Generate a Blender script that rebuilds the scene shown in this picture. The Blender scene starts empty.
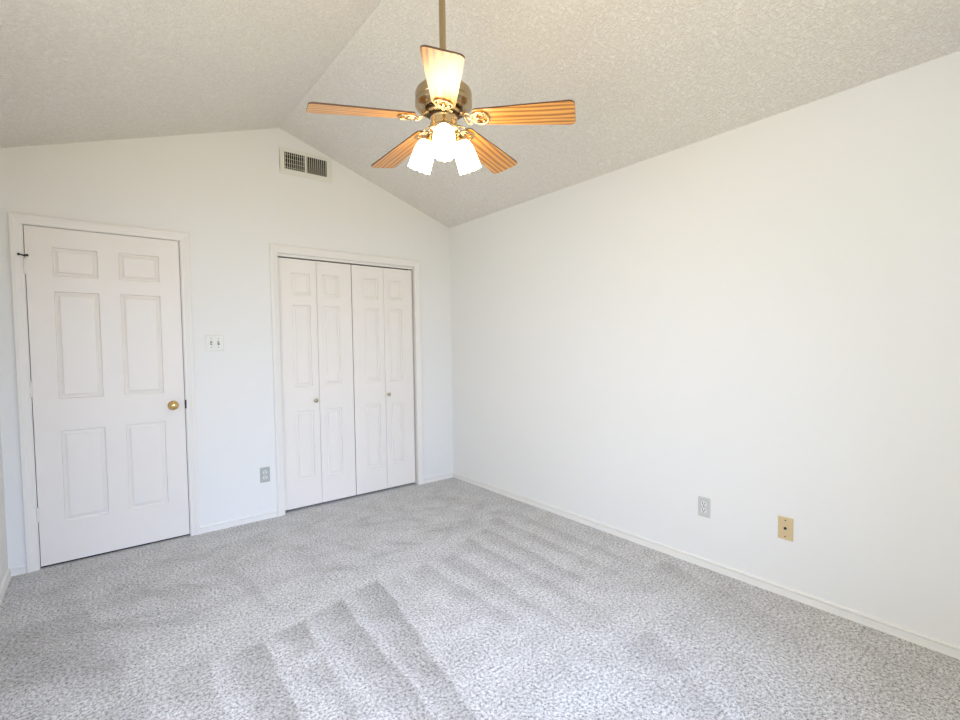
import bpy, bmesh, math, random
from mathutils import Vector, Matrix
import numpy as np

random.seed(4)
SC = bpy.context.scene
COL = SC.collection

# ------------------------------------------------------------------ camera
F_PX, YAW, PITCH, ROLL = 476.174, 0.6727, 0.0409, -0.0133
fw = Vector((math.sin(YAW) * math.cos(PITCH), math.cos(YAW) * math.cos(PITCH), -math.sin(PITCH)))
rt = Vector((math.cos(YAW), -math.sin(YAW), 0))
up = rt.cross(fw)
rt2 = rt * math.cos(ROLL) + up * math.sin(ROLL)
up2 = -rt * math.sin(ROLL) + up * math.cos(ROLL)
cam_data = bpy.data.cameras.new('camera')
cam = bpy.data.objects.new('camera', cam_data)
COL.objects.link(cam)
M = Matrix((rt2, up2, -fw)).transposed().to_4x4()
M.translation = Vector((-2.7101, -3.8494, 1.3104))
cam.matrix_world = M
cam_data.sensor_fit = 'HORIZONTAL'
cam_data.sensor_width = 36.0
cam_data.lens = F_PX / 960 * 36
cam_data.shift_y = 4.36 / 960
cam_data.clip_start = 0.02
SC.camera = cam

# ------------------------------------------------------------------ world, daylight, exposure
world = bpy.data.worlds.new('world')
SC.world = world
world.use_nodes = True
wbg = world.node_tree.nodes['Background']
wbg.inputs['Color'].default_value = (0.60, 0.84, 1.0, 1)
wbg.inputs['Strength'].default_value = 0.73

SC.view_settings.view_transform = 'Standard'
SC.view_settings.look = 'None'
SC.view_settings.gamma = 1
SC.view_settings.use_curve_mapping = False
SC.view_settings.exposure = 0.05

LAMP_GLOW = 13.6          # emission of the lit frosted shades
BULB_GLOW = 50.0
LAMP_COLOR = (1.0, 0.78, 0.50, 1)


def area(name, loc, direction, sx, sy, power, color, spread=180):
    d = bpy.data.lights.new(name, 'AREA')
    d.shape = 'RECTANGLE'
    d.size, d.size_y = sx, sy
    d.energy = power
    d.color = color
    d.spread = math.radians(spread)
    o = bpy.data.objects.new(name, d)
    o.location = loc
    o.rotation_euler = Vector(direction).to_track_quat('-Z', 'Y').to_euler()
    COL.objects.link(o)
    return o


# lamps for daylight through the two windows (left wall, and the wall behind the camera):
# a level part, plus added blue lamps aimed down and a warm one aimed up for tone
LIGHTS = {
    'A': ((-3.42, -2.60, 1.45), (1, 0, -0.02), 1.7, 1.25, 38, (0.91, 0.96, 1.0), 180),
    'A2': ((-4.2, -2.60, 2.45), (1, 0, -0.85), 1.8, 1.6, 6, (0.15, 0.25, 1.0), 120),
    'B': ((-2.05, -4.68, 1.45), (0, 1, -0.02), 1.7, 1.25, 8, (0.9, 0.95, 1.0), 180),
    'AG': ((-4.4, -2.60, 0.35), (1, 0, 0.75), 1.9, 1.6, 0, (1, 0.9, 0.75), 120),
    'BG': ((-2.05, -5.6, 0.35), (0, 1, 0.75), 1.9, 1.6, 42, (1.0, 0.75, 0.30), 120),
    'B2': ((-2.05, -5.9, 2.55), (0.1, 1, -0.42), 1.8, 1.5, 92, (0.45, 0.61, 1.0), 90),
}
for key, (loc, dr, sx_, sy_, pw, colr, spr) in LIGHTS.items():
    if pw > 0:
        area('daylight_and_fill', loc, dr, sx_, sy_, pw, colr, spr)

# ------------------------------------------------------------------ room numbers
XL, XR, YB, YF = -3.173, 0.0, 0.0, -4.40
XA, ZA, ZH = -1.5762, 2.9906, 2.4521
SL = (ZA - ZH) / (-XA)


def roof(x):
    return ZA - SL * abs(x - XA)


# ------------------------------------------------------------------ materials
def srgb(r, g, b):
    def f(c):
        c /= 255
        return c / 12.92 if c <= 0.04045 else ((c + 0.055) / 1.055) ** 2.4
    return (f(r), f(g), f(b), 1)


def mat(name, color, rough=0.5, metal=0.0, spec=0.5, bump=0.0, bscale=100.0, bdist=0.001, vary=0.0, vscale=3.0,
        detail=2.0, coat=0.0):
    m = bpy.data.materials.new(name)
    m.use_nodes = True
    nt = m.node_tree
    b = nt.nodes['Principled BSDF']
    b.inputs['Base Color'].default_value = color
    b.inputs['Roughness'].default_value = rough
    b.inputs['Metallic'].default_value = metal
    b.inputs['Specular IOR Level'].default_value = spec
    b.inputs['Coat Weight'].default_value = coat
    tc = nt.nodes.new('ShaderNodeTexCoord')
    if vary > 0:
        n = nt.nodes.new('ShaderNodeTexNoise')
        n.inputs['Scale'].default_value = vscale
        n.inputs['Detail'].default_value = 4
        nt.links.new(tc.outputs['Object'], n.inputs['Vector'])
        mx = nt.nodes.new('ShaderNodeMix')
        mx.data_type = 'RGBA'
        c = color
        mx.inputs[6].default_value = (c[0] * (1 - vary), c[1] * (1 - vary), c[2] * (1 - vary), 1)
        mx.inputs[7].default_value = (min(1, c[0] * (1 + vary)), min(1, c[1] * (1 + vary)), min(1, c[2] * (1 + vary)), 1)
        nt.links.new(n.outputs['Fac'], mx.inputs[0])
        nt.links.new(mx.outputs[2], b.inputs['Base Color'])
    if bump > 0:
        n = nt.nodes.new('ShaderNodeTexNoise')
        n.inputs['Scale'].default_value = bscale
        n.inputs['Detail'].default_value = detail
        nt.links.new(tc.outputs['Object'], n.inputs['Vector'])
        bp = nt.nodes.new('ShaderNodeBump')
        bp.inputs['Strength'].default_value = bump
        bp.inputs['Distance'].default_value = bdist
        nt.links.new(n.outputs['Fac'], bp.inputs['Height'])
        nt.links.new(bp.outputs['Normal'], b.inputs['Normal'])
    return m


M_WALL = mat('wall_paint', srgb(243, 241, 235), 0.75, spec=0.25, bump=0.25, bscale=55, bdist=0.002, vary=0.008, vscale=2)
M_TRIM = mat('trim_paint', srgb(245, 241, 233), 0.42, spec=0.4, bump=0.05, bscale=60, bdist=0.001)
M_CASING = mat('casing_paint', srgb(244, 239, 230), 0.42, spec=0.4, bump=0.05, bscale=60, bdist=0.001)
M_DOOR = mat('door_paint', srgb(246, 239, 229), 0.40, spec=0.4, bump=0.12, bscale=220, bdist=0.0006)
M_BRASS = mat('polished_brass', (0.66, 0.50, 0.29, 1), 0.27, metal=1.0)
M_ABRASS = mat('satin_brass', (0.46, 0.36, 0.22, 1), 0.25, metal=1.0)
M_DKBRASS = mat('dark_bronze', (0.10, 0.075, 0.04, 1), 0.35, metal=0.9)
M_KNOB = mat('knob_brass', (0.72, 0.50, 0.20, 1), 0.22, metal=1.0)
M_PEWTER = mat('aged_brass', (0.50, 0.42, 0.28, 1), 0.28, metal=1.0)
M_STEEL = mat('screw_metal', (0.35, 0.34, 0.32, 1), 0.35, metal=1.0)
M_DARK = mat('dark_metal', (0.03, 0.028, 0.025, 1), 0.45, spec=0.3)
M_BLACK = mat('duct_shade_black', (0.012, 0.011, 0.010, 1), 0.9, spec=0.1)
M_PLATE_GREY = mat('grey_plastic', srgb(184, 189, 180), 0.35, bump=0.05, bscale=300)
M_PLATE_LGREY = mat('light_grey_plastic', srgb(208, 208, 200), 0.35, bump=0.05, bscale=300)
M_SOCKET = mat('socket_face', srgb(232, 231, 224), 0.3)
M_SLOT = mat('slot_black', (0.04, 0.04, 0.04, 1), 0.6)
M_BEIGE = mat('beige_plastic', srgb(222, 197, 150), 0.35, bump=0.05, bscale=300)
M_IVORY = mat('ivory_plastic', srgb(237, 235, 223), 0.32, bump=0.04, bscale=300)
M_TOGGLE = mat('toggle_grey', srgb(112, 110, 98), 0.4)
M_VENT = mat('vent_paint', srgb(236, 233, 220), 0.45)
M_FIN = mat('vent_fin_paint', srgb(226, 220, 200), 0.5)
M_EDGE = mat('blade_edge', srgb(96, 66, 46), 0.5)
M_SHELL = mat('painted_room_shade', srgb(40, 38, 36), 0.9)  # darkness behind the closed doors put into the colour
M_GROUND = mat('outside_ground', srgb(110, 125, 85), 0.9, vary=0.2, vscale=8)


def ceiling_mat():
    m = bpy.data.materials.new('textured_ceiling')
    m.use_nodes = True
    nt = m.node_tree
    b = nt.nodes['Principled BSDF']
    b.inputs['Roughness'].default_value = 0.9
    b.inputs['Specular IOR Level'].default_value = 0.15
    tc = nt.nodes.new('ShaderNodeTexCoord')
    n1 = nt.nodes.new('ShaderNodeTexNoise')
    n1.inputs['Scale'].default_value = 64
    n1.inputs['Detail'].default_value = 5
    n1.inputs['Roughness'].default_value = 0.6
    n1.inputs['Distortion'].default_value = 1.2
    nt.links.new(tc.outputs['Object'], n1.inputs['Vector'])
    r = nt.nodes.new('ShaderNodeValToRGB')
    r.color_ramp.elements[0].position = 0.38
    r.color_ramp.elements[1].position = 0.66
    nt.links.new(n1.outputs['Fac'], r.inputs['Fac'])
    bp = nt.nodes.new('ShaderNodeBump')
    bp.inputs['Strength'].default_value = 0.85
    bp.inputs['Distance'].default_value = 0.0045
    nt.links.new(r.outputs['Color'], bp.inputs['Height'])
    nt.links.new(bp.outputs['Normal'], b.inputs['Normal'])
    mx = nt.nodes.new('ShaderNodeMix')
    mx.data_type = 'RGBA'
    mx.inputs[6].default_value = srgb(241, 234, 222)
    mx.inputs[7].default_value = srgb(255, 250, 240)
    nt.links.new(r.outputs['Color'], mx.inputs[0])
    nt.links.new(mx.outputs[2], b.inputs['Base Color'])
    return m


def carpet_mat():
    m = bpy.data.materials.new('grey_cut_pile_carpet')
    m.use_nodes = True
    nt = m.node_tree
    L = nt.links.new
    b = nt.nodes['Principled BSDF']
    b.inputs['Roughness'].default_value = 0.95
    b.inputs['Specular IOR Level'].default_value = 0.1
    b.inputs['Sheen Weight'].default_value = 0.15
    tc = nt.nodes.new('ShaderNodeTexCoord')
    n1 = nt.nodes.new('ShaderNodeTexNoise')      # tufts
    n1.inputs['Scale'].default_value = 200
    n1.inputs['Detail'].default_value = 3
    n1.inputs['Roughness'].default_value = 0.65
    n2 = nt.nodes.new('ShaderNodeTexNoise')      # coarser clumps
    n2.inputs['Scale'].default_value = 82
    n2.inputs['Detail'].default_value = 3
    n3 = nt.nodes.new('ShaderNodeTexNoise')      # blotches of brushed pile
    n3.inputs['Scale'].default_value = 6
    n3.inputs['Detail'].default_value = 5
    n3.inputs['Roughness'].default_value = 0.6
    for n in (n1, n2, n3):
        L(tc.outputs['Object'], n.inputs['Vector'])
    at = nt.nodes.new('ShaderNodeAttribute')
    at.attribute_name = 'pile'
    r1 = nt.nodes.new('ShaderNodeValToRGB')
    e = r1.color_ramp.elements
    e[0].position, e[0].color = 0.365, srgb(84, 81, 78)
    e[1].position, e[1].color = 0.635, srgb(247, 245, 239)
    x = r1.color_ramp.elements.new(0.5)
    x.color = srgb(206, 202, 196)
    mixf = nt.nodes.new('ShaderNodeMix')
    mixf.data_type = 'FLOAT'
    mixf.inputs[0].default_value = 0.42
    L(n1.outputs['Fac'], mixf.inputs[2])
    L(n2.outputs['Fac'], mixf.inputs[3])
    L(mixf.outputs[0], r1.inputs['Fac'])
    # brushed pile reads a little darker and browner
    r3 = nt.nodes.new('ShaderNodeMapRange')
    r3.inputs[1].default_value = 0.40
    r3.inputs[2].default_value = 0.62
    r3.inputs[3].default_value = 0.0
    r3.inputs[4].default_value = 0.34
    L(n3.outputs['Fac'], r3.inputs[0])
    ad = nt.nodes.new('ShaderNodeMath')
    ad.operation = 'ADD'
    ad.use_clamp = True
    L(at.outputs['Fac'], ad.inputs[0])
    L(r3.outputs[0], ad.inputs[1])
    mx = nt.nodes.new('ShaderNodeMix')
    mx.data_type = 'RGBA'
    mx.blend_type = 'MULTIPLY'
    mx.inputs[7].default_value = (0.64, 0.625, 0.60, 1)
    L(ad.outputs[0], mx.inputs[0])
    L(r1.outputs['Color'], mx.inputs[6])
    L(mx.outputs[2], b.inputs['Base Color'])
    bp = nt.nodes.new('ShaderNodeBump')
    bp.inputs['Strength'].default_value = 0.6
    bp.inputs['Distance'].default_value = 0.005
    L(mixf.outputs[0], bp.inputs['Height'])
    L(bp.outputs['Normal'], b.inputs['Normal'])
    return m


def wood_mat():
    m = bpy.data.materials.new('oak_blade')
    m.use_nodes = True
    nt = m.node_tree
    L = nt.links.new
    b = nt.nodes['Principled BSDF']
    b.inputs['Roughness'].default_value = 0.33
    b.inputs['Specular IOR Level'].default_value = 0.5
    b.inputs['Coat Weight'].default_value = 0.35
    b.inputs['Coat Roughness'].default_value = 0.28
    tc = nt.nodes.new('ShaderNodeTexCoord')
    mp = nt.nodes.new('ShaderNodeMapping')
    mp.inputs['Scale'].default_value = (1.0, 9, 1)
    L(tc.outputs['Object'], mp.inputs['Vector'])
    w = nt.nodes.new('ShaderNodeTexWave')
    w.wave_type = 'BANDS'
    w.bands_direction = 'Y'
    w.inputs['Scale'].default_value = 1.6
    w.inputs['Distortion'].default_value = 7.0
    w.inputs['Detail'].default_value = 3
    w.inputs['Detail Scale'].default_value = 0.8
    L(mp.outputs[0], w.inputs['Vector'])
    n = nt.nodes.new('ShaderNodeTexNoise')
    mp2 = nt.nodes.new('ShaderNodeMapping')
    mp2.inputs['Scale'].default_value = (6, 160, 1)
    L(tc.outputs['Object'], mp2.inputs['Vector'])
    L(mp2.outputs[0], n.inputs['Vector'])
    n.inputs['Scale'].default_value = 1.5
    n.inputs['Detail'].default_value = 3
    mf = nt.nodes.new('ShaderNodeMix')
    mf.data_type = 'FLOAT'
    mf.inputs[0].default_value = 0.35
    L(w.outputs['Fac'], mf.inputs[2])
    L(n.outputs['Fac'], mf.inputs[3])
    r = nt.nodes.new('ShaderNodeValToRGB')
    e = r.color_ramp.elements
    e[0].position, e[0].color = 0.10, srgb(150, 88, 30)
    e[1].position, e[1].color = 0.85, srgb(236, 174, 86)
    x = e.new(0.45)
    x.color = srgb(216, 148, 64)
    L(mf.outputs[0], r.inputs['Fac'])
    L(r.outputs['Color'], b.inputs['Base Color'])
    return m


def glow_mat(name, base, strength):
    m = bpy.data.materials.new(name)
    m.use_nodes = True
    b = m.node_tree.nodes['Principled BSDF']
    b.inputs['Base Color'].default_value = (0.95, 0.93, 0.9, 1)
    b.inputs['Roughness'].default_value = 0.4
    b.inputs['Emission Color'].default_value = base
    b.inputs['Emission Strength'].default_value = strength
    return m


def pane_mat():
    m = bpy.data.materials.new('window_glass')
    m.use_nodes = True
    nt = m.node_tree
    for n in list(nt.nodes):
        if n.type == 'BSDF_PRINCIPLED':
            nt.nodes.remove(n)
    out = [n for n in nt.nodes if n.type == 'OUTPUT_MATERIAL'][0]
    t = nt.nodes.new('ShaderNodeBsdfTransparent')
    g = nt.nodes.new('ShaderNodeBsdfGlossy')
    g.inputs['Roughness'].default_value = 0.02
    mx = nt.nodes.new('ShaderNodeMixShader')
    mx.inputs[0].default_value = 0.06
    nt.links.new(t.outputs[0], mx.inputs[1])
    nt.links.new(g.outputs[0], mx.inputs[2])
    nt.links.new(mx.outputs[0], out.inputs['Surface'])
    return m


M_CEIL = ceiling_mat()
M_CARPET = carpet_mat()
M_WOOD = wood_mat()
M_SHADE = glow_mat('lit_frosted_glass', LAMP_COLOR, LAMP_GLOW)
M_BULB = glow_mat('lit_bulb', LAMP_COLOR, BULB_GLOW)
M_PANE = pane_mat()


# ------------------------------------------------------------------ mesh helpers
def link(name, bm, materials, parent=None, smooth=False, loc=(0, 0, 0), rot=None, autosmooth=None):
    bmesh.ops.remove_doubles(bm, verts=bm.verts, dist=1e-6)
    bmesh.ops.recalc_face_normals(bm, faces=bm.faces)
    me = bpy.data.meshes.new(name)
    bm.to_mesh(me)
    bm.free()
    if not isinstance(materials, (list, tuple)):
        materials = [materials]
    for mm in materials:
        me.materials.append(mm)
    if smooth:
        for p in me.polygons:
            p.use_smooth = True
        if autosmooth:
            me.set_sharp_from_angle(angle=math.radians(autosmooth))
    o = bpy.data.objects.new(name, me)
    COL.objects.link(o)
    o.location = loc
    if rot is not None:
        o.rotation_euler = rot
    if parent is not None:
        o.parent = parent
    return o


def empty(name, loc=(0, 0, 0), rot=(0, 0, 0)):
    o = bpy.data.objects.new(name, None)
    o.empty_display_size = 0.05
    COL.objects.link(o)
    o.location = loc
    o.rotation_euler = rot
    return o


def tag(o, label=None, category=None, kind=None, group=None):
    if label:
        o['label'] = label
    if category:
        o['category'] = category
    if kind:
        o['kind'] = kind
    if group:
        o['group'] = group
    return o


def box(bm, x0, x1, y0, y1, z0, z1, mi=0):
    vs = [bm.verts.new(c) for c in ((x0, y0, z0), (x1, y0, z0), (x1, y1, z0), (x0, y1, z0),
                                    (x0, y0, z1), (x1, y0, z1), (x1, y1, z1), (x0, y1, z1))]
    for f in ((0, 1, 2, 3), (4, 7, 6, 5), (0, 4, 5, 1), (1, 5, 6, 2), (2, 6, 7, 3), (3, 7, 4, 0)):
        bm.faces.new([vs[i] for i in f]).material_index = mi


def bbox_bevel(bm, x0, x1, y0, y1, z0, z1, r, seg=2):
    t = bmesh.new()
    box(t, x0, x1, y0, y1, z0, z1)
    bmesh.ops.bevel(t, geom=list(t.edges), offset=r, segments=seg, affect='EDGES', profile=0.5)
    merge(bm, t)


def merge(bm, other, mtx=None, mi=None):
    if mtx is not None:
        bmesh.ops.transform(other, matrix=mtx, verts=other.verts)
    me = bpy.data.meshes.new('tmp')
    other.to_mesh(me)
    other.free()
    n0 = len(bm.faces)
    bm.from_mesh(me)
    bpy.data.meshes.remove(me)
    if mi is not None:
        bm.faces.ensure_lookup_table()
        for f in bm.faces[n0:]:
            f.material_index = mi


def prism_xz(bm, pts, y0, y1):
    """polygon in XZ extruded along y"""
    a = [bm.verts.new((x, y0, z)) for x, z in pts]
    b = [bm.verts.new((x, y1, z)) for x, z in pts]
    bm.faces.new(a)
    bm.faces.new(b[::-1])
    n = len(pts)
    for i in range(n):
        bm.faces.new((a[i], a[(i + 1) % n], b[(i + 1) % n], b[i]))


def lathe(bm, prof, seg=40, mtx=None, mi=0, close=True):
    t = bmesh.new()
    rings = []
    for r, z in prof:
        if r < 1e-6:
            rings.append([t.verts.new((0, 0, z))])
        else:
            rings.append([t.verts.new((r * math.cos(2 * math.pi * k / seg), r * math.sin(2 * math.pi * k / seg), z))
                          for k in range(seg)])
    for a, b in zip(rings, rings[1:]):
        for k in range(seg):
            k2 = (k + 1) % seg
            if len(a) == 1 and len(b) == 1:
                continue
            if len(a) == 1:
                f = t.faces.new((a[0], b[k], b[k2]))
            elif len(b) == 1:
                f = t.faces.new((a[k], b[0], a[k2]))
            else:
                f = t.faces.new((a[k], b[k], b[k2], a[k2]))
            f.material_index = mi
    merge(bm, t, mtx)


def tube(bm, pts, rad, seg=8, closed=False, flat=1.0):
    """tube through points; rad may be a list; flat squashes in world z"""
    t = bmesh.new()
    pts = [Vector(p) for p in pts]
    n = len(pts)
    rads = rad if isinstance(rad, (list, tuple)) else [rad] * n
    rings = []
    for i, p in enumerate(pts):
        if closed:
            d = pts[(i + 1) % n] - pts[i - 1]
        else:
            d = pts[min(i + 1, n - 1)] - pts[max(i - 1, 0)]
        d.normalize()
        u = Vector((0, 0, 1)) if abs(d.z) < 0.9 else Vector((1, 0, 0))
        s = d.cross(u).normalized()
        u = s.cross(d).normalized()
        rings.append([t.verts.new(p + (s * math.cos(2 * math.pi * k / seg) + u * flat * math.sin(2 * math.pi * k / seg)) * rads[i])
                      for k in range(seg)])
    m = n if closed else n - 1
    for i in range(m):
        a, b = rings[i], rings[(i + 1) % n]
        for k in range(seg):
            t.faces.new((a[k], a[(k + 1) % seg], b[(k + 1) % seg], b[k]))
    if not closed:
        t.faces.new(rings[0][::-1])
        t.faces.new(rings[-1])
    merge(bm, t)


def struct(name, bm, materials, parent=None, **k):
    o = link(name, bm, materials, parent, **k)
    if parent is None:
        o['kind'] = 'structure'
    return o


# ------------------------------------------------------------------ floor (carpet, one grid carrying the brushed-pile mark)
def build_floor():
    x0, x1, y0, y1 = XL - 0.02, XR + 0.02, YF - 0.02, 0.02
    st = 0.0125
    nx, ny = int((x1 - x0) / st) + 1, int((y1 - y0) / st) + 1
    xs, ys = np.linspace(x0, x1, nx), np.linspace(y0, y1, ny)
    X, Y = np.meshgrid(xs, ys)
    pile = np.zeros_like(X)

    def sm(a, b, v):
        t = np.clip((v - a) / (b - a), 0, 1)
        return t * t * (3 - 2 * t)
    wob = 0.006 * np.sin(X * 9 + Y * 17) + 0.004 * np.sin(X * 23 - Y * 11)
    # vacuum strokes: crisp right edge, fading to the left. (start x, start y, end x, end y, width, strength)
    strokes = [(-2.62, -1.56, -2.64, -2.4, 0.16, 0.30), (-2.40, -1.56, -2.44, -2.7, 0.16, 0.45),
               (-2.19, -1.60, -2.22, -3.0, 0.19, 0.75), (-1.98, -1.55, -2.02, -1.87, 0.20, 0.80),
               (-2.01, -1.88, -2.09, -2.9, 0.10, 0.50), (-1.785, -1.50, -1.85, -2.9, 0.20, 0.80),
               (-1.53, -1.41, -1.78, -2.9, 0.20, 0.85), (-1.23, -1.43, -1.20, -2.35, 0.17, 0.55),
               (-1.42, -1.42, -1.50, -2.0, 0.08, 0.25), (-1.02, -1.42, -1.05, -2.6, 0.15, 0.50),
               (-0.80, -1.31, -0.83, -2.5, 0.15, 0.55), (-0.60, -1.22, -0.66, -2.4, 0.15, 0.55),
               (-0.40, -1.12, -0.46, -2.6, 0.14, 0.50), (-0.22, -1.10, -0.27, -2.6, 0.13, 0.40),
               (-2.12, -0.72, -2.06, -1.42, 0.10, 0.45), (-2.55, -0.65, -2.75, -1.3, 0.10, 0.28),
               (-1.55, -0.62, -1.40, -1.1, 0.12, 0.32), (-2.80, -0.75, -2.76, -1.32, 0.17, 0.50),
               (-2.66, -1.25, -2.70, -1.75, 0.10, 0.35),
               (-0.75, -2.62, -1.15, -3.3, 0.28, 0.35), (-0.10, -2.3, -0.30, -3.2, 0.30, 0.35),
               (-1.0, -0.50, -0.8, -0.9, 0.14, 0.25), (-0.5, -0.35, -0.35, -0.8, 0.14, 0.25)]
    for sx, sy, ex, ey, w, s in strokes:
        t = (sy - Y) / (sy - ey)
        edge = sx + (ex - sx) * t + wob
        ww = w * (1 - 0.55 * np.clip(t, 0, 1))
        d = edge - X
        ins = sm(-0.008, 0.008, d) * (1 - 0.75 * np.clip(d / ww, 0, 1)) * (1 - sm(ww * 0.75, ww, d)) * sm(-0.008, 0.03, (sy + wob + 0.18 * (X - sx)) - Y) * (1 - sm(0.72, 1.0, t))
        pile = np.maximum(pile, 1.0 * s * ins * (1 - 0.15 * np.clip(t, 0, 1)))
    # the angular patch of flattened pile by the entrance door
    tri = sm(0, 0.06, 0.09 + (X + 3.08) * 0.9 - (-0.72 - Y) * 0.0) * sm(-2.72, -2.80, X + 0.25 * (Y + 1.1)) * sm(-0.72, -0.80, Y) * (1 - sm(-1.30, -1.42, Y + 0.45 * (X + 2.9)))
    pile = np.maximum(pile, 0.45 * tri)
    for i in range(60):    # foot marks and short brush dabs
        cx, cy = random.uniform(-3.0, -0.3), random.uniform(-1.25, -0.25)
        a = random.uniform(-0.9, 0.9)
        u = (X - cx) * math.cos(a) + (Y - cy) * math.sin(a)
        v = -(X - cx) * math.sin(a) + (Y - cy) * math.cos(a)
        g = np.exp(-(u / random.uniform(0.06, 0.16)) ** 2 - (v / random.uniform(0.02, 0.045)) ** 2)
        pile = np.maximum(pile, random.uniform(0.2, 0.5) * g)
    Z = 0.0 * X
    verts = np.stack([X, Y, Z], -1).reshape(-1, 3)
    idx = np.arange(nx * ny).reshape(ny, nx)
    faces = np.stack([idx[:-1, :-1], idx[:-1, 1:], idx[1:, 1:], idx[1:, :-1]], -1).reshape(-1, 4)
    me = bpy.data.meshes.new('floor')
    me.from_pydata(verts.tolist(), [], faces.tolist())
    at = me.attributes.new('pile', 'FLOAT', 'POINT')
    at.data.foreach_set('value', pile.reshape(-1).astype(np.float32))
    me.materials.append(M_CARPET)
    o = bpy.data.objects.new('floor', me)
    COL.objects.link(o)
    o['kind'] = 'structure'


build_floor()

# ------------------------------------------------------------------ shell
T = 0.12
# door opening and closet opening in the far wall
D0, D1, DT = -3.052, -2.247, 2.063        # rough opening round the entrance jambs
C0, C1, CT = -1.635, -0.391, 2.055        # rough opening round the closet jambs

bm = bmesh.new()
e0, e1 = XL - T, XR + T


def gable_piece(bm, xa, xb, z0, y0, y1):
    pts = [(xa, z0), (xb, z0), (xb, roof(xb) + 0.02)]
    if xa < XA < xb:
        pts.append((XA, ZA + 0.02))
    pts.append((xa, roof(xa) + 0.02))
    prism_xz(bm, pts, y0, y1)


for xa, xb, z0 in ((e0, D0, -0.05), (D0, D1, DT), (D1, C0, -0.05), (C0, C1, CT), (C1, e1, -0.05)):
    gable_piece(bm, xa, xb, z0, 0, T)
struct('wall_back', bm, M_WALL)

bm = bmesh.new()
box(bm, 0, T, YF - T, 0, -0.05, ZH + 0.02)
struct('wall_right', bm, M_WALL)

# left wall with window_1 opening
WY0, WY1, WZ0, WZ1 = -3.50, -1.70, 0.80, 2.10
bm = bmesh.new()
for ya, yb, za, zb in ((YF - T, WY0, -0.05, roof(XL) + 0.02), (WY1, 0, -0.05, roof(XL) + 0.02),
                       (WY0, WY1, -0.05, WZ0), (WY0, WY1, WZ1, roof(XL) + 0.02)):
    box(bm, XL - T, XL, ya, yb, za, zb)
struct('wall_left', bm, M_WALL)

# wall behind the camera with window_2 opening
VX0, VX1 = -2.95, -1.15  # unseen window, placed so its light favours the far wall
bm = bmesh.new()
for xa, xb, z0 in ((e0, VX0, -0.05), (VX1, e1, -0.05), (VX0, VX1, WZ1)):
    gable_piece(bm, xa, xb, z0, YF - T, YF)
box(bm, VX0, VX1, YF - T, YF, -0.05, WZ0)
struct('wall_front', bm, M_WALL)

# ceiling, two slopes meeting at the ridge
bm = bmesh.new()
pts = [(e0, roof(e0)), (XA, ZA), (e1, roof(e1)), (e1, roof(e1) + 0.15), (XA, ZA + 0.15), (e0, roof(e0) + 0.15)]
prism_xz(bm, [pts[0], pts[1], pts[4], pts[5]], YF - T, T)
prism_xz(bm, [pts[1], pts[2], pts[3], pts[4]], YF - T, T)
struct('ceiling', bm, M_CEIL)

# hall and closet behind the doors, their shade put into the dark paint
bm = bmesh.new()
for x0, x1, dpt in ((D0 - 0.05, D1 + 0.05, 0.9), (C0 - 0.05, C1 + 0.05, 0.62)):
    y0, y1 = T, T + dpt
    box(bm, x0 - 0.05, x0, y0, y1, -0.05, 2.4)
    box(bm, x1, x1 + 0.05, y0, y1, -0.05, 2.4)
    box(bm, x0 - 0.05, x1 + 0.05, y1, y1 + 0.05, -0.05, 2.4)
    box(bm, x0, x1, y0, y1, 2.35, 2.4)
    box(bm, x0, x1, y0, y1, -0.05, 0.0)
box(bm, D0, D1, 0.018, T, -0.05, -0.002)  # dark strip painting the shade under the entrance door
struct('wall_closet', bm, M_SHELL)
bm = bmesh.new()
box(bm, C0, C1, 0.0195, T + 0.3, -0.05, -0.0002)
struct('floor', bm, M_CARPET)

# ground outside the windows
bm = bmesh.new()
box(bm, -14, -3.4, -14, 6, -0.4, -0.3)
box(bm, -3.4, 6, -14, -4.7, -0.4, -0.3)
struct('ground', bm, M_GROUND)


# ------------------------------------------------------------------ windows (out of frame; they bring the daylight in)
def window(name, w, h, loc, rz):
    root = empty(name, loc, (0, 0, rz))
    root['kind'] = 'structure'
    bm = bmesh.new()
    f = 0.05
    for b in ((0, w, 0, f), (0, w, h - f, h), (0, f, f, h - f), (w - f, w, f, h - f), (w / 2 - f / 2, w / 2 + f / 2, f, h - f)):
        box(bm, b[0], b[1], 0.04, 0.09, b[2], b[3])
    link('window_frame', bm, M_TRIM, root)
    for a, b in ((f, w / 2 - f / 2), (w / 2 + f / 2, w - f)):
        bm = bmesh.new()
        box(bm, a, b, 0.062, 0.066, f, h - f)
        link('window_pane', bm, M_PANE, root)
    bm = bmesh.new()
    box(bm, -0.04, w + 0.04, -0.05, 0.04, -0.02, 0.0)
    box(bm, 0, w, 0.0, 0.12, -0.004, 0.0)
    link('window_sill', bm, M_TRIM, root)


window('window_1', WY1 - WY0, WZ1 - WZ0, (XL, WY0, WZ0), math.pi / 2)
window('window_2', VX1 - VX0, WZ1 - WZ0, (VX1, YF, WZ0), math.pi)

# ------------------------------------------------------------------ baseboards
BB = [(0, 0), (0.0125, 0), (0.0125, 0.008), (0.0115, 0.010), (0.0115, 0.0345), (0.0025, 0.0360), (0.0025, 0.0395), (0.0100, 0.0415), (0.0075, 0.0490), (0.0, 0.0510)]  # deep groove near the top added to make a thin shade line


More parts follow.
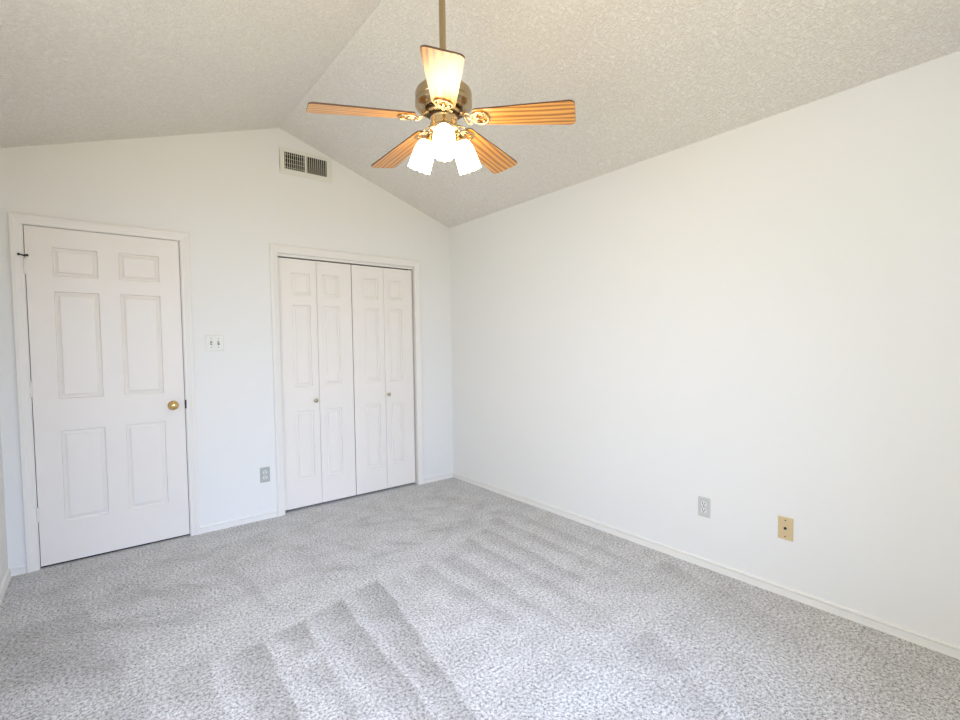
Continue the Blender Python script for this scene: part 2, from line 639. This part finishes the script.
def baseboard(name, a, b, nrm):
    """a,b: wall-line end points (x,y); nrm: direction into the room"""
    bm = bmesh.new()
    A = [bm.verts.new((a[0] + nrm[0] * d, a[1] + nrm[1] * d, z)) for d, z in BB]
    B = [bm.verts.new((b[0] + nrm[0] * d, b[1] + nrm[1] * d, z)) for d, z in BB]
    bm.faces.new(A)
    bm.faces.new(B[::-1])
    for i in range(len(BB)):
        j = (i + 1) % len(BB)
        bm.faces.new((A[i], A[j], B[j], B[i]))
    return struct(name, bm, M_TRIM)


baseboard('baseboard_right', (0, YF), (0, 0), (-1, 0))
baseboard('baseboard_left', (XL, YF), (XL, 0), (1, 0))
baseboard('baseboard_front', (XL, YF), (0, YF), (0, 1))
baseboard('baseboard_back', (XL, 0), (-3.0975, 0), (0, -1))
baseboard('baseboard_back', (-2.205, 0), (-1.6785, 0), (0, -1))
baseboard('baseboard_back', (-0.349, 0), (0, 0), (0, -1))

# ------------------------------------------------------------------ casings (trim_1 entrance, trim_2 closet)
CAS = [(0, 0), (0, 0.008), (0.005, 0.0105), (0.016, 0.0115), (0.020, 0.0135), (0.030, 0.015), (0.036, 0.0175), (0.052, 0.0175),
       (0.0565, 0.014), (0.0575, 0.0)]


def casing(bm, x0, x1, zt, w=1.0):
    """mitred casing round an opening, profile runs outward from the inner edge"""
    rows = []
    for d, t in CAS:
        d *= w
        rows.append([(x0 - d, -t, 0.0), (x0 - d, -t, zt + d), (x1 + d, -t, zt + d), (x1 + d, -t, 0.0)])
    V = [[bm.verts.new(c) for c in r] for r in rows]
    for i in range(len(V)):
        j = (i + 1) % len(V)
        for k in range(3):
            bm.faces.new((V[i][k], V[i][k + 1], V[j][k + 1], V[j][k]))
    bm.faces.new([r[0] for r in V])
    bm.faces.new([r[3] for r in V][::-1])


# entrance frame
JX0, JX1, JZ = -3.0375, -2.2615, 2.0485
t1 = empty('trim_1', ((JX0 + JX1) / 2, 0, 0))
t1['kind'] = 'structure'
ox = -(JX0 + JX1) / 2
bm = bmesh.new()
casing(bm, JX0 - 0.004 + ox, JX1 + 0.004 + ox, JZ + 0.003, 0.97)
link('door_casing', bm, M_CASING, t1)
bm = bmesh.new()
box(bm, D0 + ox, JX0 + ox, 0.0, T, 0, DT)
box(bm, JX1 + ox, D1 + ox, 0.0, T, 0, DT)
box(bm, JX0 + ox, JX1 + ox, 0.0, T, JZ, DT)
# stops the slab closes against
box(bm, JX0 + ox, JX0 + 0.011 + ox, 0.042, 0.075, 0, JZ)
box(bm, JX1 - 0.011 + ox, JX1 + ox, 0.042, 0.075, 0, JZ)
box(bm, JX0 + ox, JX1 + ox, 0.042, 0.075, JZ - 0.011, JZ)
link('door_jamb', bm, M_CASING, t1)
bm = bmesh.new()
bbox_bevel(bm, JX1 - 0.002 + ox, JX1 + 0.006 + ox, -0.0115, 0.004, 0.898, 0.957, 0.0012)
tag(link('strike_plate', bm, M_DARK, t1), 'dark strike plate let into the jamb edge')

# closet frame
KX0, KX1, KZ = -1.6195, -0.4075, 2.040
t2 = empty('trim_2', ((KX0 + KX1) / 2, 0, 0))
t2['kind'] = 'structure'
ox = -(KX0 + KX1) / 2
bm = bmesh.new()
casing(bm, KX0 - 0.001 + ox, KX1 + 0.001 + ox, KZ + 0.003)
link('closet_casing', bm, M_CASING, t2)
bm = bmesh.new()
box(bm, C0 + ox, KX0 + ox, 0.0, T, 0, CT)
box(bm, KX1 + ox, C1 + ox, 0.0, T, 0, CT)
box(bm, KX0 + ox, KX1 + ox, 0.0, T, KZ, CT)
link('closet_jamb', bm, M_CASING, t2)
bm = bmesh.new()
box(bm, KX0 + ox, KX1 + ox, 0.028, 0.062, 2.020, KZ)
link('bifold_track', bm, M_CASING, t2)


# ------------------------------------------------------------------ panelled slabs
def panel_slab(bm, w, h, t, panels):
    """front face at y=0 looking to -y, slab from y=0 to y=t; panels are (x0,x1,z0,z1) moulded fields"""
    xs = sorted({0, w} | {p[0] for p in panels} | {p[1] for p in panels})
    zs = sorted({0, h} | {p[2] for p in panels} | {p[3] for p in panels})

    def inside(xa, xb, za, zb):
        for p in panels:
            if xa >= p[0] - 1e-6 and xb <= p[1] + 1e-6 and za >= p[2] - 1e-6 and zb <= p[3] + 1e-6:
                return True
        return False
    e = 0.002
    for yy, flip in ((0, False), (t, True)):
        s = -1 if not flip else 1
        for i in range(len(xs) - 1):
            for j in range(len(zs) - 1):
                if not inside(xs[i], xs[i + 1], zs[j], zs[j + 1]):
                    v = [bm.verts.new(c) for c in ((xs[i], yy, zs[j]), (xs[i + 1], yy, zs[j]), (xs[i + 1], yy, zs[j + 1]), (xs[i], yy, zs[j + 1]))]
                    bm.faces.new(v)
        prof = [(0, 0), (0.0012, 0.006), (0.0035, 0.0125), (0.0075, 0.0135), (0.0235, 0.0090), (0.0250, 0.0022), (0.0280, 0.0008)]
        for p in panels:
            loops = []
            for ins, dep in prof:
                y = yy + (dep if not flip else -dep)
                a, b, c, d = p[0] + ins, p[1] - ins, p[2] + ins, p[3] - ins
                loops.append([bm.verts.new(q) for q in ((a, y, c), (b, y, c), (b, y, d), (a, y, d))])
            for A, B in zip(loops, loops[1:]):
                for k in range(4):
                    bm.faces.new((A[k], A[(k + 1) % 4], B[(k + 1) % 4], B[k]))
            bm.faces.new(loops[-1])
    # rim, subdivided along the same lines as the faces
    for j in range(len(zs) - 1):
        for x in (0, w):
            bm.faces.new([bm.verts.new(c) for c in ((x, 0, zs[j]), (x, t, zs[j]), (x, t, zs[j + 1]), (x, 0, zs[j + 1]))])
    for i in range(len(xs) - 1):
        for z in (0, h):
            bm.faces.new([bm.verts.new(c) for c in ((xs[i], 0, z), (xs[i + 1], 0, z), (xs[i + 1], t, z), (xs[i], t, z))])


def rotm(axis, deg):
    return Matrix.Rotation(math.radians(deg), 4, axis)


# entrance door
DX0, DX1, DZ0, DZ1 = -3.034, -2.265, 0.0135, 2.045
d1 = empty('door_1', (DX0, 0, 0))
d1['kind'] = 'structure'
PX = [(-2.916, -2.702), (-2.597, -2.381)]
PZ = [(1.757, 1.930), (1.016, 1.666), (0.262, 0.820)]
bm = bmesh.new()
panel_slab(bm, DX1 - DX0, DZ1 - DZ0, 0.035, [(a - DX0, b - DX0, c - DZ0, d - DZ0) for a, b in PX for c, d in PZ])
link('door_slab', bm, M_DOOR, d1, loc=(0, 0.002, DZ0))
# knob and rose, axis toward the room
bm = bmesh.new()
lathe(bm, [(0, 0), (0.031, 0), (0.032, 0.003), (0.029, 0.007), (0.015, 0.010), (0.012, 0.013), (0.0115, 0.026), (0.015, 0.031),
           (0.0235, 0.038), (0.027, 0.047), (0.0265, 0.055), (0.021, 0.062), (0.010, 0.0655), (0.0, 0.066)], 36, rotm('X', 90))
link('door_knob', bm, M_KNOB, d1, smooth=True, autosmooth=50, loc=(-2.333 - DX0, 0.002, 0.925))
for z in (1.800, 1.080, 0.327):
    bm = bmesh.new()
    for k in range(5):
        lathe(bm, [(0, 0), (0.0062, 0), (0.0066, 0.0008), (0.0066, 0.0162), (0.0062, 0.017), (0, 0.017)], 14,
              Matrix.Translation((0, 0, -0.044 + k * 0.0178)))
    lathe(bm, [(0, 0.046), (0.004, 0.046), (0.005, 0.049), (0.003, 0.052), (0, 0.053)], 12)
    box(bm, 0.002, 0.009, 0.004, 0.0095, -0.044, 0.044)
    link('hinge', bm, M_TRIM, d1, smooth=True, autosmooth=40, loc=(-0.0025, -0.0075, z))
bm = bmesh.new()
tube(bm, [(-0.020, -0.026, 0.002), (-0.004, -0.012, 0.0), (0.006, -0.018, 0.0), (0.012, -0.024, 0.0)], 0.0038, 8)
tube(bm, [(-0.0215, -0.018, 0.002), (-0.0215, -0.032, 0.002)], 0.0065, 10)
tube(bm, [(0.013, -0.008, 0), (0.013, -0.026, 0)], 0.0065, 10)
lathe(bm, [(0, -0.004), (0.008, -0.004), (0.008, 0.003), (0, 0.003)], 14, Matrix.Translation((0, -0.008, 0)))
tag(link('hinge_pin_stop', bm, M_DARK, d1, smooth=True, autosmooth=40, loc=(-0.0025, -0.001, 1.868)), 'dark metal hinge pin door stop')

# bifold closet doors: two pairs of leaves
LEAF = [(-1.612, -1.3135), (-1.3105, -1.0155), (-1.0085, -0.7135), (-0.7105, -0.4205)]
LP = [(0.101, 0.0515), (0.0445, 0.109), (0.100, 0.0515), (0.0445, 0.109)]   # left / right stiles
LZ0, LZ1 = 0.020, 2.009
LPZ = [(1.722, 1.900), (0.995, 1.646), (0.235, 0.797)]
for n, (ia, ib) in enumerate(((0, 1), (2, 3))):
    root = empty('door_%d' % (n + 2), (LEAF[ia][0], 0.03, 0))
    root['kind'] = 'structure'
    for i in (ia, ib):
        x0, x1 = LEAF[i]
        w = x1 - x0
        bm = bmesh.new()
        panel_slab(bm, w, LZ1 - LZ0, 0.030, [(LP[i][0], w - LP[i][1], a - LZ0, b - LZ0) for a, b in LPZ])
        link('door_leaf', bm, M_DOOR, root, loc=(x0 - LEAF[ia][0], 0, LZ0))
    bm = bmesh.new()
    lathe(bm, [(0, 0), (0.010, 0), (0.010, 0.002), (0.0062, 0.005), (0.0062, 0.013), (0.011, 0.018), (0.0160, 0.023), (0.0165, 0.027),
               (0.0145, 0.0305), (0.0085, 0.0325), (0, 0.033)], 28, rotm('X', 90))
    link('door_knob', bm, M_PEWTER, root, smooth=True, autosmooth=50, loc=((-1.349 if n == 0 else -0.688) - LEAF[ia][0], 0, 0.876))


# ------------------------------------------------------------------ wall plates (built facing -y, centred on the origin)
def plate_bm(w, h, t=0.0055):
    bm = bmesh.new()
    a = [(-w / 2, 0, -h / 2), (w / 2, 0, -h / 2), (w / 2, 0, h / 2), (-w / 2, 0, h / 2)]
    e = 0.004
    rows = [(0, 0), (0, -t * 0.45), (0.0012, -t * 0.7), (e, -t)]
    V = []
    for ins, y in rows:
        V.append([bm.verts.new((math.copysign(abs(x) - ins, x), y, math.copysign(abs(z) - ins, z))) for x, _, z in a])
    for A, B in zip(V, V[1:]):
        for k in range(4):
            bm.faces.new((A[k], A[(k + 1) % 4], B[(k + 1) % 4], B[k]))
    bm.faces.new(V[0][::-1])
    bm.faces.new(V[-1])
    return bm


def screw(parent, x, z, y=-0.0055, r=0.0033, m=None):
    bm = bmesh.new()
    lathe(bm, [(0, 0), (r, 0), (r, 0.0006), (r * 0.6, 0.0014), (0, 0.0016)], 16, rotm('X', 90))
    return link('screw', bm, m or M_STEEL, parent, loc=(x, y, z))


def outlet(loc, rz, mplate, label):
    root = empty('wall_outlet', loc, (0, 0, rz))
    tag(root, label, 'outlet')
    link('cover_plate', plate_bm(0.070, 0.114), mplate, root)
    for s in (1, -1):
        cz = s * 0.0195
        bm = bmesh.new()
        # rounded receptacle face, flat at top and bottom
        N = 32
        ring = []
        for k in range(N):
            a = 2 * math.pi * k / N
            ring.append((0.0172 * math.cos(a), max(-0.0142, min(0.0142, 0.0172 * math.sin(a)))))
        lo = [bm.verts.new((x, -0.005, z)) for x, z in ring]
        hi = [bm.verts.new((x * 0.98, -0.0075, z * 0.98)) for x, z in ring]
        for k in range(N):
            bm.faces.new((lo[k], lo[(k + 1) % N], hi[(k + 1) % N], hi[k]))
        bm.faces.new(hi)
        bm.faces.new(lo[::-1])
        r = link('receptacle', bm, M_SOCKET, root, loc=(0, 0, cz))
        bm = bmesh.new()
        box(bm, -0.0088, -0.0048, -0.0079, -0.0074, -0.0010, 0.0090)
        box(bm, 0.0048, 0.0088, -0.0079, -0.0074, 0.0000, 0.0085)
        lathe(bm, [(0, 0), (0.0034, 0), (0.0034, 0.0005), (0, 0.0005)], 14, Matrix.Translation((0, -0.0074, -0.0075)) @ rotm('X', 90))
        tag(link('slots', bm, M_SLOT, r), 'black plug slots')
    screw(root, 0, 0)
    return root


outlet((-1.759, 0, 0.341), 0, M_PLATE_GREY, 'grey duplex wall outlet low on the wall between the entrance door and the closet')
outlet((0, -2.5205, 0.353), -math.pi / 2, M_PLATE_LGREY, 'light grey duplex wall outlet low on the long right wall')

# beige coax plate on the right wall
root = empty('coax_wall_plate', (0, -2.940, 0.352), (0, 0, -math.pi / 2))
tag(root, 'beige cable wall plate with a black centre jack on the right wall', 'wall plate')
link('cover_plate', plate_bm(0.070, 0.116), M_BEIGE, root)
bm = bmesh.new()
lathe(bm, [(0, 0), (0.0075, 0), (0.0075, 0.002), (0.0052, 0.0025), (0.0048, 0.008), (0.0030, 0.0082), (0.0028, 0.004), (0, 0.004)], 6, rotm('X', 90))
tag(link('coax_jack', bm, M_DARK, root, loc=(0, -0.0055, 0.001)), 'black threaded jack')
screw(root, 0, 0.042, m=M_DKBRASS)
screw(root, 0, -0.042, m=M_DKBRASS)

# double light switch
root = empty('light_switch', (-2.067, 0, 1.3485))
tag(root, 'ivory double toggle light switch plate on the wall right of the entrance door', 'light switch')
link('cover_plate', plate_bm(0.1150, 0.1130), M_IVORY, root)
for sx in (-0.023, 0.023):
    bm = bmesh.new()
    box(bm, -0.0062, 0.0062, -0.0068, -0.005, -0.0128, 0.0128)
    link('toggle_surround', bm, M_TOGGLE, root, loc=(sx, 0, 0))
    bm = bmesh.new()
    t = bmesh.new()
    box(t, -0.0042, 0.0042, -0.013, 0.0, -0.0045, 0.0045)
    bmesh.ops.bevel(t, geom=list(t.edges), offset=0.001, segments=2, affect='EDGES')
    merge(bm, t, Matrix.Translation((0, -0.0062, 0.001)) @ rotm('X', 24 if sx < 0 else -24))
    link('toggle', bm, M_IVORY, root, loc=(sx, 0, 0))
    for z in (0.030, -0.030):
        screw(root, sx, z)

# ------------------------------------------------------------------ air vent
VXA, VXB, VZA, VZB = -1.582, -1.172, 2.650, 2.849
cx, cz = (VXA + VXB) / 2, (VZA + VZB) / 2
root = empty('air_vent', (cx, 0, cz))
tag(root, 'off-white metal air vent with two banks of fins high on the gable wall', 'vent')
OL, OR_, OZ0, OZ1 = (-1.547, -1.392), (-1.376, -1.215), 2.689, 2.821
bm = bmesh.new()
y0, y1 = -0.0055, 0.0


def vb(x0, x1, z0, z1, ya=y0, yb=y1):
    box(bm, x0 - cx, x1 - cx, ya, yb, z0 - cz, z1 - cz)


vb(VXA, VXB, VZA, OZ0)
vb(VXA, VXB, OZ1, VZB)
vb(VXA, OL[0], OZ0, OZ1)
vb(OL[1], OR_[0], OZ0, OZ1)
vb(OR_[1], VXB, OZ0, OZ1)
fr = link('vent_frame', bm, M_VENT, root)
bv = fr.modifiers.new('bevel', 'BEVEL')
bv.width = 0.0025
bv.segments = 2
for (xa, xb), ang, cross in ((OL, 0.0, True), (OR_, 22.0, False)):
    bm = bmesh.new()
    n = 10
    for k in range(n):
        x = xa + (k + 0.5) * (xb - xa) / n
        t = bmesh.new()
        box(t, -0.0015, 0.0015, -0.0022, 0.0022, -(OZ1 - OZ0) / 2, (OZ1 - OZ0) / 2)
        merge(bm, t, Matrix.Translation((x - cx, -0.003, (OZ0 + OZ1) / 2 - cz)) @ rotm('Z', ang))
    if cross:
        for k in range(4):
            z = OZ0 + (k + 0.5) * (OZ1 - OZ0) / 4
            box(bm, xa - cx, xb - cx, -0.0020, -0.0008, z - cz - 0.0010, z - cz + 0.0010)
    f = link('vent_fins', bm, M_FIN, root)
bm = bmesh.new()
box(bm, OL[0] - cx - 0.004, OR_[1] - cx + 0.004, -0.0003, -0.0001, OZ0 - cz - 0.003, OZ1 - cz + 0.003)  # flat black sheet imitating the darkness inside a duct
tag(link('duct_shade_sheet', bm, M_BLACK, root), 'black sheet for the duct shade behind the fins')
for sx, sz in ((VXA + 0.017, cz), (VXB - 0.02, cz)):
    screw(root, sx - cx, sz - cz, y=-0.0055, r=0.003, m=M_VENT)

# ------------------------------------------------------------------ ceiling fan
FX, FY = -1.573, -2.206
fan = empty('ceiling_fan', (FX, FY, 2.96))
tag(fan, 'brass ceiling fan with five light oak blades and three lit glass shades', 'ceiling fan')
ZF = -2.96    # local z = world z + ZF

bm = bmesh.new()
lathe(bm, [(0.0, 0.02), (0.068, 0.02), (0.070, 0.008), (0.070, -0.012), (0.062, -0.038), (0.040, -0.060), (0.020, -0.068), (0.0, -0.068)], 40)
link('canopy', bm, M_ABRASS, fan, smooth=True, autosmooth=35, loc=(0, 0, 2.955 + ZF))
bm = bmesh.new()
lathe(bm, [(0.0, 2.93 + ZF), (0.0133, 2.93 + ZF), (0.0133, 2.36 + ZF), (0.0, 2.36 + ZF)], 24)
link('downrod', bm, M_ABRASS, fan, smooth=True, autosmooth=35)
# motor housing
bm = bmesh.new()
P = [(0.0, 2.385), (0.024, 2.385), (0.026, 2.370), (0.048, 2.364), (0.088, 2.360), (0.103, 2.355), (0.112, 2.346), (0.1155, 2.335),
     (0.1155, 2.310), (0.1135, 2.307), (0.1135, 2.304), (0.1165, 2.301), (0.1165, 2.288), (0.110, 2.280), (0.096, 2.272),
     (0.090, 2.268), (0.0, 2.268)]
lathe(bm, [(r, z + ZF) for r, z in P], 64)
link('motor_housing', bm, M_ABRASS, fan, smooth=True, autosmooth=30)
bm = bmesh.new()
lathe(bm, [(r, z + ZF) for r, z in [(0, 2.270), (0.074, 2.270), (0.077, 2.266), (0.077, 2.258), (0.070, 2.254), (0.060, 2.252), (0.060, 2.247), (0, 2.247)]], 48)
tag(link('flywheel', bm, M_DKBRASS, fan, smooth=True, autosmooth=30), 'dark rotating ring under the motor')
bm = bmesh.new()
lathe(bm, [(r, z + ZF) for r, z in [(0, 2.248), (0.054, 2.248), (0.0565, 2.244), (0.0565, 2.238), (0.054, 2.235), (0.054, 2.205), (0.058, 2.201),
                                    (0.058, 2.194), (0.046, 2.184), (0.030, 2.174), (0.018, 2.168), (0.012, 2.160), (0.008, 2.155), (0, 2.153)]], 48)
link('switch_housing', bm, M_BRASS, fan, smooth=True, autosmooth=35)

# blades: built along +x, local origin on the fan axis
TH0 = 2.8482
Z_ROOT, Z_TIP = 2.243, 2.196
R_TIP, R_ROOT = 0.531, 0.128
PITCHB = math.radians(11.2)
droop = math.atan2(Z_ROOT - Z_TIP, R_TIP)


def blade_outline():
    pts = []
    hw_r, hw_t, rc = 0.046, 0.0695, 0.022

    def arc(cx_, cy_, r, a0, a1, n=7):
        for k in range(n + 1):
            a = math.radians(a0 + (a1 - a0) * k / n)
            pts.append((cx_ + r * math.cos(a), cy_ + r * math.sin(a)))
    arc(R_TIP - rc, -(hw_t - rc), rc, -88, 0)
    arc(R_TIP - rc, (hw_t - rc), rc, 0, 88)
    arc(R_ROOT + 0.018, hw_r - 0.018, 0.018, 92, 180)
    arc(R_ROOT + 0.018, -(hw_r - 0.018), 0.018, 180, 268)
    return pts


def blade_mesh():
    bm = bmesh.new()
    o = blade_outline()
    h = 0.003
    a = [bm.verts.new((x, y, -h)) for x, y in o]
    b = [bm.verts.new((x, y, h)) for x, y in o]
    bm.faces.new(a[::-1])
    bm.faces.new(b)
    n = len(o)
    for i in range(n):
        f = bm.faces.new((a[i], a[(i + 1) % n], b[(i + 1) % n], b[i]))
        f.material_index = 1
    return bm


def iron_mesh():
    """cast scroll bracket: curved arm, oval loop with a palmette, under the blade"""
    bm = bmesh.new()
    zb = -0.0075
    # arm from the flywheel out to the loop, rising to the ring
    tube(bm, [(0.058, 0, 0.020), (0.075, 0, 0.016), (0.088, 0, 0.006), (0.098, 0, -0.004), (0.108, 0, -0.009), (0.118, 0, zb)],
         [0.013, 0.012, 0.010, 0.009, 0.008, 0.006], 12, flat=0.5)
    # side scrolls
    for s in (-1, 1):
        pts = [(0.082, s * 0.004, 0.006), (0.090, s * 0.020, -0.002), (0.100, s * 0.032, -0.008), (0.111, s * 0.034, -0.0085),
               (0.116, s * 0.027, -0.0085), (0.109, s * 0.020, -0.0085)]
        tube(bm, pts, [0.005, 0.005, 0.0048, 0.0042, 0.0036, 0.003], 8, flat=0.7)
    # oval loop
    loop = []
    for k in range(36):
        a = 2 * math.pi * k / 36
        loop.append((0.152 + 0.037 * math.cos(a), 0.034 * math.sin(a) * (1 + 0.18 * math.cos(a)), zb))
    tube(bm, loop, 0.0048, 8, closed=True, flat=0.8)
    # palmette inside the loop
    for a in (-38, 0, 38):
        r = math.radians(a)
        L = 0.050 if a == 0 else 0.043
        tube(bm, [(0.119, 0, zb), (0.119 + L * 0.5 * math.cos(r), L * 0.5 * math.sin(r), zb - 0.001), (0.119 + L * math.cos(r), L * math.sin(r), zb)],
             [0.0035, 0.0062, 0.003], 8, flat=0.6)
    # backing flange that carries the screws
    for x, y in ((0.138, 0.0), (0.168, 0.019), (0.168, -0.019)):
        lathe(bm, [(0, -0.0045), (0.003, -0.0045), (0.0055, -0.003), (0.0062, 0.0), (0.0062, 0.0045), (0, 0.0045)], 14,
              Matrix.Translation((x, y, zb)))
    return bm


blade0 = None
for k in range(5):
    a = TH0 - k * math.radians(72)
    # outward axis droops a little; ccw edge is the lower one
    R = Matrix.Rotation(a, 4, 'Z') @ Matrix.Rotation(droop, 4, 'Y') @ Matrix.Rotation(-PITCHB, 4, 'X')
    if blade0 is None:
        blade0 = link('blade', blade_mesh(), [M_WOOD, M_EDGE], fan)
        iron0 = link('blade_iron', iron_mesh(), M_BRASS, blade0, smooth=True)
        tag(iron0, 'brass scrollwork blade bracket')
        o = blade0
    else:
        o = blade0.copy()
        COL.objects.link(o)
        o.parent = fan
        c = iron0.copy()
        COL.objects.link(c)
        c.parent = o
    o.matrix_local = Matrix.Translation((0, 0, Z_ROOT + ZF)) @ R


# light kit: three arms with lit tulip shades
def shade_mesh():
    """open tulip shade, axis -z from the neck, scalloped rim, with real wall thickness"""
    bm = bmesh.new()
    prof = [(0.018, 0.002), (0.026, -0.003), (0.0335, -0.013), (0.0395, -0.030), (0.0430, -0.050), (0.0450, -0.070), (0.0462, -0.090),
            (0.0474, -0.106), (0.0488, -0.118)]
    N = 72
    rings = []

    def ring(r, z, w, off):
        out = []
        for k in range(N):
            a = 2 * math.pi * k / N
            sc = abs(math.cos(a * 6))
            out.append(bm.verts.new(((r + off) * math.cos(a), (r + off) * math.sin(a), z - w * sc * 0.006)))
        return out
    for i, (r, z) in enumerate(prof):
        w = max(0, (i - 5) / 3.0)
        rings.append(ring(r, z, w, 0))
    for i in range(len(prof) - 1, -1, -1):
        r, z = prof[i]
        w = max(0, (i - 5) / 3.0)
        rings.append(ring(r, z, w, -0.0028))
    rings.append(rings[0])
    for A, B in zip(rings, rings[1:]):
        for k in range(N):
            bm.faces.new((A[k], A[(k + 1) % N], B[(k + 1) % N], B[k]))
    return bm


for k, ang in enumerate((-125, -5, 115)):
    a = math.radians(ang)
    tilt = math.radians(22)
    axis = Vector((math.sin(tilt) * math.cos(a), math.sin(tilt) * math.sin(a), -math.cos(tilt)))
    neck = Vector((0.080 * math.cos(a), 0.080 * math.sin(a), 2.168 + ZF))
    root_m = Matrix.Translation(neck) @ (-axis).to_track_quat('Z', 'Y').to_matrix().to_4x4()
    # arm with socket cup
    bm = bmesh.new()
    d = Vector((math.cos(a), math.sin(a), 0))
    tube(bm, [d * 0.045 + Vector((0, 0, 2.196 + ZF)), d * 0.060 + Vector((0, 0, 2.199 + ZF)), d * 0.070 + Vector((0, 0, 2.194 + ZF)),
              neck - axis * 0.010], [0.009, 0.009, 0.009, 0.009], 12)
    lathe(bm, [(0, 0.022), (0.012, 0.022), (0.017, 0.014), (0.0245, 0.006), (0.0265, 0.0), (0.0265, -0.005), (0.0225, -0.005), (0.019, 0.0), (0, 0.004)], 28, root_m)
    link('light_arm', bm, M_BRASS, fan, smooth=True, autosmooth=40)
    o = link('lamp_shade', shade_mesh(), M_SHADE, fan, smooth=True, autosmooth=50)
    o.matrix_local = root_m
    tag(o, 'lit frosted tulip glass with scalloped rim')
    bm = bmesh.new()
    lathe(bm, [(0, 0.0), (0.010, -0.002), (0.011, -0.020), (0.018, -0.036), (0.0235, -0.052), (0.0235, -0.066), (0.017, -0.080), (0.007, -0.087), (0, -0.088)], 20)
    link('bulb', bm, M_BULB, o, smooth=True)
